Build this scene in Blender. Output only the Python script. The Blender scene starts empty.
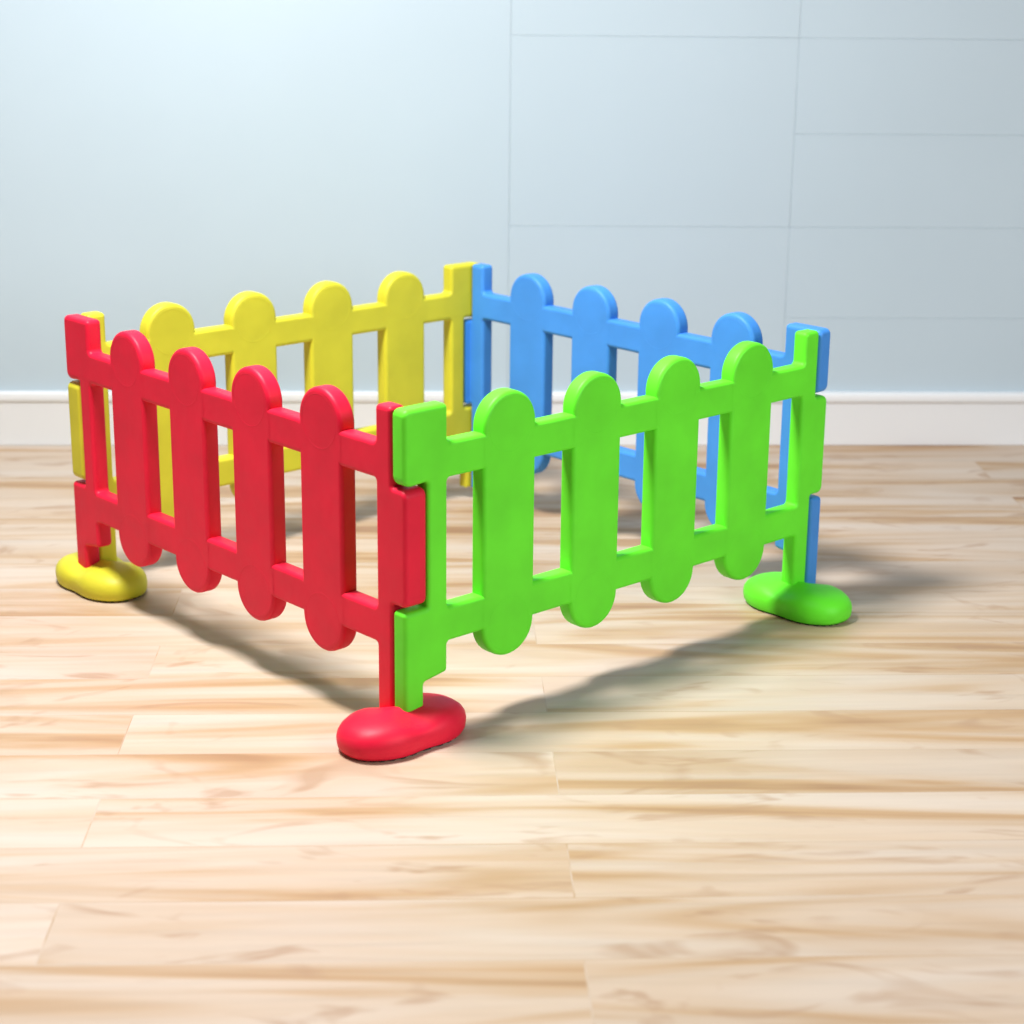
import bpy, bmesh, math
from mathutils import Vector, Matrix
from math import pi, sin, cos

scene = bpy.context.scene
COL = scene.collection

# ------------------------------------------------------------------ helpers
def tag(o, label=None, cat=None, group=None, kind=None):
    if label: o['label'] = label
    if cat: o['category'] = cat
    if group: o['group'] = group
    if kind: o['kind'] = kind
    return o

def empty(name, loc, rz=0.0):
    o = bpy.data.objects.new(name, None)
    COL.objects.link(o)
    o.location = loc
    o.rotation_euler = (0, 0, rz)
    o.empty_display_size = 0.05
    return o

def link_bm(name, bm, mat, parent=None, sharp=35, weighted=True):
    me = bpy.data.meshes.new(name)
    bm.to_mesh(me); bm.free()
    for p in me.polygons: p.use_smooth = True
    me.set_sharp_from_angle(angle=math.radians(sharp))
    me.materials.append(mat)
    o = bpy.data.objects.new(name, me)
    COL.objects.link(o)
    if parent: o.parent = parent
    if weighted:
        m = o.modifiers.new('weighted_normal', 'WEIGHTED_NORMAL')
        m.keep_sharp = True
        m.weight = 80
    return o

# ------------------------------------------------------------------ materials
class NT:
    def __init__(s, name):
        s.m = bpy.data.materials.new(name); s.m.use_nodes = True
        s.t = s.m.node_tree; s.b = s.t.nodes['Principled BSDF']
    def n(s, typ, **kw):
        n = s.t.nodes.new(typ)
        for k, v in kw.items(): setattr(n, k, v)
        return n
    def l(s, a, b): s.t.links.new(a, b)
    def val(s, node, **kw):
        for k, v in kw.items(): node.inputs[k.replace('_', ' ')].default_value = v
    def mix(s, fac, a, b, blend='MIX'):
        n = s.n('ShaderNodeMix', data_type='RGBA', blend_type=blend)
        for sock, v in ((n.inputs[0], fac), (n.inputs[6], a), (n.inputs[7], b)):
            if hasattr(v, 'is_linked'): s.l(v, sock)
            else: sock.default_value = v
        return n.outputs[2]
    def ramp(s, fac, stops):
        n = s.n('ShaderNodeValToRGB')
        s.l(fac, n.inputs[0])
        el = n.color_ramp.elements
        while len(el) > 1: el.remove(el[-1])
        el[0].position, el[0].color = stops[0][0], stops[0][1]
        for p, c in stops[1:]:
            e = el.new(p); e.color = c
        return n.outputs[0]

def g(v): return (v, v, v, 1)

def plastic(name, col, rough=0.48, subs=0.0):
    s = NT(name)
    tc = s.n('ShaderNodeTexCoord')
    big = s.n('ShaderNodeTexNoise'); s.val(big, Scale=9.0, Detail=3.0)
    s.l(tc.outputs['Object'], big.inputs['Vector'])
    fac = s.ramp(big.outputs['Fac'], [(0.3, g(0.90)), (0.7, g(1.06))])
    c = s.mix(1.0, (*col, 1), fac, 'MULTIPLY')
    s.l(c, s.b.inputs['Base Color'])
    rr = s.n('ShaderNodeMapRange'); s.l(big.outputs['Fac'], rr.inputs[0])
    rr.inputs[3].default_value = rough - .05; rr.inputs[4].default_value = rough + .08
    s.l(rr.outputs[0], s.b.inputs['Roughness'])
    # faint blow-moulding ripple and grain
    fine = s.n('ShaderNodeTexNoise'); s.val(fine, Scale=260.0, Detail=2.0)
    s.l(tc.outputs['Object'], fine.inputs['Vector'])
    wav = s.n('ShaderNodeTexNoise'); s.val(wav, Scale=26.0, Detail=2.0)
    s.l(tc.outputs['Object'], wav.inputs['Vector'])
    b1 = s.n('ShaderNodeBump'); s.val(b1, Strength=0.10, Distance=0.0006)
    s.l(fine.outputs['Fac'], b1.inputs['Height'])
    b2 = s.n('ShaderNodeBump'); s.val(b2, Strength=0.22, Distance=0.004)
    s.l(wav.outputs['Fac'], b2.inputs['Height']); s.l(b1.outputs[0], b2.inputs['Normal'])
    s.l(b2.outputs[0], s.b.inputs['Normal'])
    s.b.inputs['Specular IOR Level'].default_value = 0.3
    return s.m

M_GREEN = plastic('green_plastic', (0.140, 0.860, 0.030))
M_RED = plastic('red_plastic', (0.800, 0.009, 0.045))
M_YELLOW = plastic('yellow_plastic', (0.660, 0.610, 0.035))
M_BLUE = plastic('blue_plastic', (0.060, 0.285, 0.790))

def floor_mat():
    s = NT('pale_wood_floor')
    tc = s.n('ShaderNodeTexCoord')
    P = tc.outputs['Object']
    # planks run along object X
    br = s.n('ShaderNodeTexBrick')
    s.l(P, br.inputs['Vector'])
    s.val(br, Color1=g(0.0), Color2=g(1.0), Mortar=g(0.5), Scale=1.0)
    br.inputs['Mortar Size'].default_value = 0.0012
    br.inputs['Mortar Smooth'].default_value = 0.4
    br.inputs['Brick Width'].default_value = 1.9
    br.inputs['Row Height'].default_value = 0.165
    br.offset = 0.37; br.offset_frequency = 2
    plank = br.outputs['Color']
    # shift the grain from plank to plank
    sh = s.n('ShaderNodeVectorMath', operation='SCALE'); s.l(plank, sh.inputs[0]); sh.inputs['Scale'].default_value = 7.3
    ad = s.n('ShaderNodeVectorMath', operation='ADD'); s.l(P, ad.inputs[0]); s.l(sh.outputs[0], ad.inputs[1])
    def grain(sx, sy, scale, detail, dist):
        mp = s.n('ShaderNodeMapping'); s.l(ad.outputs[0], mp.inputs['Vector'])
        mp.inputs['Scale'].default_value = (sx, sy, 1)
        nz = s.n('ShaderNodeTexNoise'); s.l(mp.outputs[0], nz.inputs['Vector'])
        s.val(nz, Scale=scale, Detail=detail, Distortion=dist, Roughness=0.6)
        return nz.outputs['Fac']
    broad = grain(0.75, 6.5, 1.0, 2.5, 1.1)
    fine = grain(2.6, 42.0, 1.0, 4.0, 0.8)
    knots = grain(3.2, 7.0, 1.0, 2.0, 2.2)
    c0 = s.ramp(broad, [(0.28, (0.33, 0.18, 0.09, 1)), (0.39, (0.47, 0.305, 0.170, 1)), (0.49, (0.55, 0.42, 0.31, 1)), (0.61, (0.58, 0.475, 0.385, 1)), (0.8, (0.59, 0.51, 0.445, 1))])
    c1 = s.mix(1.0, c0, s.ramp(fine, [(0.3, g(0.93)), (0.55, g(1.0)), (0.8, g(1.03))]), 'MULTIPLY')
    kf = s.ramp(knots, [(0.58, g(0.0)), (0.72, g(0.6))])
    c2 = s.mix(kf, c1, (0.38, 0.23, 0.135, 1))
    tone = s.ramp(plank, [(0.0, (0.94, 0.925, 0.91, 1)), (1.0, (1.03, 1.025, 1.02, 1))])
    c3 = s.mix(1.0, c2, tone, 'MULTIPLY')
    seam = s.ramp(br.outputs['Fac'], [(0.0, g(1.0)), (1.0, g(0.94))])
    c4 = s.mix(1.0, c3, seam, 'MULTIPLY')
    s.l(c4, s.b.inputs['Base Color'])
    rr = s.n('ShaderNodeMapRange'); s.l(fine, rr.inputs[0])
    rr.inputs[3].default_value = 0.42; rr.inputs[4].default_value = 0.6
    s.l(rr.outputs[0], s.b.inputs['Roughness'])
    bp = s.n('ShaderNodeBump'); s.val(bp, Strength=0.25, Distance=0.001)
    inv = s.n('ShaderNodeMath', operation='SUBTRACT'); s.l(fine, inv.inputs[0]); inv.inputs[1].default_value = 0
    s.l(inv.outputs[0], bp.inputs['Height']); s.l(bp.outputs[0], s.b.inputs['Normal'])
    return s.m

def paint(name, col, rough=0.55, var=0.03, bump=0.1):
    s = NT(name)
    tc = s.n('ShaderNodeTexCoord')
    a = s.n('ShaderNodeTexNoise'); s.val(a, Scale=1.3, Detail=4.0, Roughness=0.5); s.l(tc.outputs['Object'], a.inputs['Vector'])
    f = s.ramp(a.outputs['Fac'], [(0.35, g(1 - var)), (0.65, g(1 + var))])
    s.l(s.mix(1.0, (*col, 1), f, 'MULTIPLY'), s.b.inputs['Base Color'])
    s.b.inputs['Roughness'].default_value = rough
    mp = s.n('ShaderNodeMapping'); mp.inputs['Scale'].default_value = (1, 1, 6); s.l(tc.outputs['Object'], mp.inputs[0])
    b = s.n('ShaderNodeTexNoise'); s.val(b, Scale=60.0, Detail=3.0); s.l(mp.outputs[0], b.inputs['Vector'])
    bp = s.n('ShaderNodeBump'); s.val(bp, Strength=bump, Distance=0.001)
    s.l(b.outputs['Fac'], bp.inputs['Height']); s.l(bp.outputs[0], s.b.inputs['Normal'])
    return s.m

M_FLOOR = floor_mat()
M_WALL = paint('pale_blue_paint', (0.460, 0.560, 0.630), 0.6, 0.02)
M_SKIRT = paint('white_gloss_paint', (0.76, 0.78, 0.80), 0.5, 0.015)
M_RUBBER = paint('dark_rubber', (0.02, 0.022, 0.02), 0.8, 0.1)

# ------------------------------------------------------------------ one fence panel, cut into its parts
L, H, T = 1.05, 0.55, 0.034
TL = 0.047                           # the middle lug is thicker than the panel
R = 0.0575
PC = (0.224, 0.4255, 0.627, 0.827)
ZB, ZT = 0.1465, 0.4925            # centres of the lower / upper round ends
RB0, RB1, RT0, RT1 = 0.147, 0.207, 0.427, 0.486
CA, CB = 0.090, L - 0.076
BEV = 0.008

def rounded(pts):
    """pts: (x, y, r) corners; r = fillet radius"""
    out = []
    n = len(pts)
    for i, (x, y, r) in enumerate(pts):
        p = Vector((x, y))
        if r <= 0: out.append(p); continue
        a = Vector(pts[i-1][:2]); b = Vector(pts[(i+1) % n][:2])
        d1 = (a-p); d2 = (b-p)
        rr = min(r, d1.length*.49, d2.length*.49)
        d1.normalize(); d2.normalize()
        ang = d1.angle(d2)
        if ang > pi-0.05: out.append(p); continue
        rr2 = rr
        c = p + (d1+d2).normalized()*(rr2/math.sin(ang/2)*1.0)
        t = rr2/math.tan(ang/2)
        s, e = p+d1*t, p+d2*t
        a0 = math.atan2(*(s-c).yx); a1 = math.atan2(*(e-c).yx)
        da = (a1-a0+pi) % (2*pi)-pi
        N = 5
        for k in range(N+1):
            th = a0+da*k/N
            out.append(c+Vector((cos(th), sin(th)))*rr2)
    return out

def arc(cx, cy, a0, a1, N=28):
    return [(cx+R*cos(a0+(a1-a0)*k/N), cy+R*sin(a0+(a1-a0)*k/N), 0) for k in range(N+1)]

def outline(pickets=True):
    d = 0 if pickets else .0006          # the moulding is a hair proud where a picket is let into it
    RB0_, RT1_ = RB0-d, RT1+d
    q = [(0, .018, 0), (.040, .018, 0), (.040, .086, .006), (CA, .094, .008), (CA, RB0_, .006)]
    if pickets:
        for p in PC: q += arc(p, ZB, pi, 2*pi)
    g_ = L-T-.0015
    q += [(CB, RB0_, .006), (CB, .018, 0), (g_, .018, 0), (g_, .222, .004), (L, .222, .013), (L, .4185, .013), (g_, .4185, .004),
          (g_, H, .008), (CB, H, .008), (CB, RT1_, .008)]
    if pickets:
        for p in reversed(PC):
            a = math.asin((RT1-ZT)/R)
            q += arc(p, ZT, a, pi-a)
    q += [(CA, RT1_, .008), (CA, H, .008), (0, H, .012), (0, .4225, .016), (TL+.0015, .4265, .004), (TL+.0015, .2145, .004), (0, .2145, .008)]
    return rounded(q)

def hole(x0, x1, r=0.0, d=0.0):
    return rounded([(x0, RB1+d, r), (x1, RB1+d, r), (x1, RT0-d, r), (x0, RT0-d, r)])

def solid(loops, thick):
    cu = bpy.data.curves.new('tmp', 'CURVE')
    cu.dimensions = '2D'; cu.fill_mode = 'BOTH'
    cu.extrude = thick/2-BEV; cu.bevel_depth = BEV; cu.bevel_resolution = 3; cu.offset = -BEV
    for lp in loops:
        cl = [lp[0]]
        for p in lp[1:]:
            if (p-cl[-1]).length > 2e-4: cl.append(p)
        if (cl[0]-cl[-1]).length < 2e-4: cl.pop()
        sp = cu.splines.new('POLY'); sp.points.add(len(cl)-1); sp.use_cyclic_u = True
        for k, p in enumerate(cl): sp.points[k].co = (p.x, p.y, 0, 1)
    o = bpy.data.objects.new('tmp', cu); COL.objects.link(o)
    dg = bpy.context.evaluated_depsgraph_get(); dg.update()
    me = bpy.data.meshes.new_from_object(o.evaluated_get(dg))
    bpy.data.objects.remove(o); bpy.data.curves.remove(cu)
    bm = bmesh.new(); bm.from_mesh(me); bpy.data.meshes.remove(me)
    for v in bm.verts: v.co = Vector((v.co.x, v.co.z+T/2, v.co.y))
    bmesh.ops.remove_doubles(bm, verts=bm.verts, dist=1e-5)
    bmesh.ops.recalc_face_normals(bm, faces=bm.faces)
    if len(loops) == 2:                                  # thicken the middle lug towards the inside
        for ux in (L-T+.0010, L-T+.0022):
            bmesh.ops.bisect_plane(bm, geom=bm.verts[:]+bm.edges[:]+bm.faces[:], plane_co=(ux, 0, 0), plane_no=(1, 0, 0), dist=1e-6)
        for v in bm.verts:
            if v.co.x > L-T+.0016 and v.co.y > T/2: v.co.y += TL-T
    return bm

XS = [CA]+[v for p in PC for v in (p-R, p+R)]+[CB]
FULL = solid([outline()]+[hole(XS[2*i], XS[2*i+1]) for i in range(5)], T)

def cut(bm, u0, u1):
    bm = bm.copy()
    for co, no in (((u0, 0, 0), (-1, 0, 0)), ((u1, 0, 0), (1, 0, 0))):
        bmesh.ops.bisect_plane(bm, geom=bm.verts[:]+bm.edges[:]+bm.faces[:], plane_co=co, plane_no=no, clear_outer=True, dist=1e-6)
    return bm

def ring(bm, cx, cz, y, sgn, r=0.046, w=0.0016, h=0.00018, N=48):
    """a shallow raised moulding ring on the picket face"""
    rows = []
    for k in range(N):
        a = 2*pi*k/N
        rows.append([bm.verts.new((cx+(r+dx)*cos(a), y+sgn*dy, cz+(r+dx)*sin(a))) for dx, dy in ((-w, -.0005), (-w*.4, h), (w*.4, h), (w, -.0005))])
    for k in range(N):
        a, b = rows[k], rows[(k+1) % N]
        for j in range(3):
            f = (a[j], a[j+1], b[j+1], b[j])
            bm.faces.new(f if sgn > 0 else f[::-1])

fence = empty('playpen_fence', (0, 0, 0))
tag(fence, 'square toy picket fence of red, yellow, blue and green plastic on the wooden floor', 'play fence')

def make_panel(mat):
    # posts, interlocking lugs and both rails are one moulding; the four round-ended pickets sit in it flush
    p = link_bm('fence_panel', solid([outline(False), hole(CA, CB, .007, .0006)], T-.0007), mat, fence)
    e = .0009
    for c in PC:
        bm = cut(FULL, c-R-e, c+R+e)
        for cz in (ZB, ZT):
            ring(bm, c, cz, 0.0, -1); ring(bm, c, cz, T, 1)
        link_bm('picket', bm, mat, p)
    return p

def copy_tree(o, parent):
    c = o.copy(); COL.objects.link(c); c.parent = parent
    for ch in list(o.children): copy_tree(ch, c)
    return c

DZ = .010
LX = 1.062
green = make_panel(M_GREEN); green.location = (0, 0, DZ); green.scale.x = LX/L
green['label'] = 'bright green panel at the front right'
FULL.free()
for mat, loc, rz, lab in (
        (M_RED, (0, L, DZ), -pi/2, 'red panel at the front left'),
        (M_YELLOW, (LX, L, DZ), pi, 'yellow panel at the back left'),
        (M_BLUE, (LX, 0, DZ), pi/2, 'blue panel at the back right')):
    c = copy_tree(green, fence); c.scale.x = 1
    for o in [c]+list(c.children): o.data = o.data.copy(); o.data.materials[0] = mat
    c.location = loc; c.rotation_euler = (0, 0, rz)
    c['label'] = lab
    if mat is M_YELLOW: c.scale.x = LX/L

# ------------------------------------------------------------------ feet
def foot_bm(a=.119, b=.072, c=.060):
    bm = bmesh.new()
    prof = [(.86, .004), (.95, .0042), (.985, .010), (.997, .018), (1.0, .025), (.985, .033), (.94, .041), (.86, .048), (.74, .0535), (.58, .057), (.38, .0592), (.18, .060)]
    N = 72
    rows = []
    for s, z in prof:
        row = []
        for k in range(N):
            t = 2*pi*k/N
            ct, st = cos(t), sin(t)
            n = 2.35
            x = a*s*math.copysign(abs(ct)**(2/n), ct); y = b*s*math.copysign(abs(st)**(2/n), st)
            y *= 1-.10*math.exp(-(x/.035)**2)
            zz = z*c/.060
            if z > .03:
                zz -= (z-.03)*.42*math.exp(-((x-.0)/.030)**2)*(min(1, (abs(y)/b)*1.6))
            row.append(bm.verts.new((x, y, zz)))
        rows.append(row)
    for i in range(len(rows)-1):
        for k in range(N):
            bm.faces.new((rows[i][k], rows[i][(k+1) % N], rows[i+1][(k+1) % N], rows[i+1][k]))
    top = bm.verts.new((0, 0, c)); bot = bm.verts.new((0, 0, .004))
    for k in range(N):
        bm.faces.new((rows[-1][k], rows[-1][(k+1) % N], top))
        bm.faces.new((rows[0][(k+1) % N], rows[0][k], bot))
    bmesh.ops.recalc_face_normals(bm, faces=bm.faces)
    return bm

def gasket_bm(a=.119, b=.072):
    """scalloped dark strip the foot stands on"""
    bm = bmesh.new(); N = 240
    lo, hi = [], []
    for k in range(N):
        t = 2*pi*k/N
        n = 2.35
        ct, st = cos(t), sin(t)
        s_ = .885+.02*(1 if (k//4) % 2 else -1)
        x = s_*a*math.copysign(abs(ct)**(2/n), ct); y = s_*b*math.copysign(abs(st)**(2/n), st)*(1-.10*math.exp(-(x/.035)**2))
        lo.append(bm.verts.new((x, y, 0))); hi.append(bm.verts.new((x, y, .0085)))
    for k in range(N):
        j = (k+1) % N
        bm.faces.new((lo[k], lo[j], hi[j], hi[k]))
    bm.faces.new(lo[::-1]); bm.faces.new(hi)
    return bm

def make_foot(mat, loc, rz, label):
    f = link_bm('base_foot', foot_bm(), mat, fence, weighted=False, sharp=60)
    f.location = loc; f.rotation_euler = (0, 0, rz); f['label'] = label
    link_bm('rubber_strip', gasket_bm(), M_RUBBER, f, weighted=False)

make_foot(M_RED, (.006, .018, 0), 0, 'red foot under the front corner')
make_foot(M_GREEN, (LX-.060, .002, 0), pi/2, 'green foot under the right corner')
make_foot(M_YELLOW, (.036, L-.032, 0), pi/2, 'yellow foot under the left corner')

# ------------------------------------------------------------------ camera (fitted)
CAM = Vector((-1.81185, -2.21802, 1.24224+.010))
YAW, PIT, ROL, FPX = 0.826693, 0.289951, 0.010931, 1888.17
fw = Vector((cos(YAW), sin(YAW), 0)); rt = Vector((sin(YAW), -cos(YAW), 0)); up = Vector((0, 0, 1))
Fv = fw*cos(PIT)-up*sin(PIT); Uv = up*cos(PIT)+fw*sin(PIT)
R2 = rt*cos(ROL)+Uv*sin(ROL); U2 = Uv*cos(ROL)-rt*sin(ROL)
cd = bpy.data.cameras.new('camera'); cam = bpy.data.objects.new('camera', cd); COL.objects.link(cam)
cam.matrix_world = Matrix(((R2.x, U2.x, -Fv.x, CAM.x), (R2.y, U2.y, -Fv.y, CAM.y), (R2.z, U2.z, -Fv.z, CAM.z), (0, 0, 0, 1)))
cd.sensor_width = 36; cd.lens = FPX/1024*36
cd.clip_start = .05; cd.clip_end = 100
cd.dof.use_dof = True; cd.dof.focus_distance = 3.3; cd.dof.aperture_fstop = 3.5
scene.camera = cam

def floor_hit(x, y, z=0.0):
    r = Fv+R2*((x-512)/FPX)+U2*((512-y)/FPX)
    t = (z-CAM.z)/r.z
    return CAM+r*t

# ------------------------------------------------------------------ the place: floor, wall, skirting
wl, wr = floor_hit(0, 445), floor_hit(1024, 445)
WX = (wr-wl).normalized()                       # along the wall, to the right
WA = math.atan2(WX.y, WX.x)
WO = floor_hit(507, 445)                        # wall origin: foot of the first panel joint
def at_wall(px): return (floor_hit(px, 445)-WO).dot(WX)

bm = bmesh.new()
bmesh.ops.create_grid(bm, x_segments=1, y_segments=1, size=.5)
for v in bm.verts: v.co = Vector((v.co.x*12, v.co.y*9-4.5+.03, 0))
fl = link_bm('floor', bm, M_FLOOR, weighted=False)
fl.location = (WO.x, WO.y, 0); fl.rotation_euler = (0, 0, WA)
tag(fl, kind='structure')

def bevel_box(bm, x0, x1, y0, y1, z0, z1, bev):
    r = bmesh.ops.create_cube(bm, size=1)
    vs = r['verts']
    for v in vs: v.co = Vector(((v.co.x+.5)*(x1-x0)+x0, (v.co.y+.5)*(y1-y0)+y0, (v.co.z+.5)*(z1-z0)+z0))
    es = list({e for v in vs for e in v.link_edges})
    if bev: bmesh.ops.bevel(bm, geom=es, offset=bev, segments=2, affect='EDGES', profile=.5)

bm = bmesh.new()
j1, j2 = 0.0, at_wall(779)
gp = .0002
# wide plain boards to the left, narrower ones to the right; hairline joints between them
bevel_box(bm, -6, j1-gp, .012, .06, 0, 2.7, .0008)
rows_mid = [0, .574, 1.046, 1.518, 1.99, 2.462, 2.7]
rows_right = [0, .102, .338, .574, .810, 1.046, 1.282, 1.518, 1.754, 1.99, 2.226, 2.462, 2.7]
for a, b in zip(rows_mid[:-1], rows_mid[1:]): bevel_box(bm, j1+gp, j2-gp, .012, .06, a+gp, b-gp, .0008)
for a, b in zip(rows_right[:-1], rows_right[1:]): bevel_box(bm, j2+gp, 6, .012, .06, a+gp, b-gp, .0008)
bevel_box(bm, -6, 6, .0605, .12, 0, 2.7, 0)
wall = link_bm('wall', bm, M_WALL, weighted=False, sharp=20)
wall.location = (WO.x, WO.y, 0); wall.rotation_euler = (0, 0, WA)
tag(wall, kind='structure')

# skirting board: profile swept along the wall
bm = bmesh.new()
prof = [(.0115, .001), (.0, .001), (.0, .112), (-.0005, .1145), (-.003, .1165), (-.005, .119), (-.006, .124), (-.006, .133), (-.005, .138), (-.002, .1410), (.0115, .1425)]
prof = [(y-.004, z) if y < .011 else (y, z) for y, z in prof]
A = [bm.verts.new((-6, y, z)) for y, z in prof]; B = [bm.verts.new((6, y, z)) for y, z in prof]
for i in range(len(prof)):
    j = (i+1) % len(prof); bm.faces.new((A[i], A[j], B[j], B[i]))
bm.faces.new(A); bm.faces.new(B[::-1])
bmesh.ops.recalc_face_normals(bm, faces=bm.faces)
sk = link_bm('skirting_board', bm, M_SKIRT, weighted=False, sharp=30)
sk.location = (WO.x, WO.y, 0); sk.rotation_euler = (0, 0, WA)
tag(sk, 'long white skirting board along the foot of the pale blue wall', 'skirting board')

# ------------------------------------------------------------------ light
def area(name, loc, target, power, sx, sy=None, col=(1, 1, 1), shape='RECTANGLE'):
    ld = bpy.data.lights.new(name, 'AREA'); ld.energy = power; ld.color = col
    ld.shape = shape; ld.size = sx
    if sy: ld.size_y = sy
    o = bpy.data.objects.new(name, ld); COL.objects.link(o)
    o.location = loc
    o.rotation_euler = (Vector(target)-Vector(loc)).to_track_quat('-Z', 'Y').to_euler()
    return o
def V(r, f, z):            # right / forward / up of the pen's centre, seen from the camera
    c = Vector((.52, .52, 0))
    return c+rt*r+fw*f+up*z
area('overhead_lamp', (-.33, .52, 2.6), (.2, .45, 0), 120, .58, shape='DISK')
area('window_light', V(-3.6, -1.4, 1.5), V(-.6, .2, .0), 13, 2.2, 1.6, (1, .985, .96))
area('front_softbox', V(3.0, -2.8, 1.8), V(.1, 0, .15), 86, 2.2, 2.0)

w = bpy.data.worlds.new('World'); scene.world = w; w.use_nodes = True
w.node_tree.nodes['Background'].inputs[0].default_value = (.96, .98, 1, 1)
w.node_tree.nodes['Background'].inputs[1].default_value = 0.055

vs = scene.view_settings
vs.view_transform = 'Standard'; vs.look = 'None'; vs.gamma = 1; vs.exposure = 0.0; vs.use_curve_mapping = False
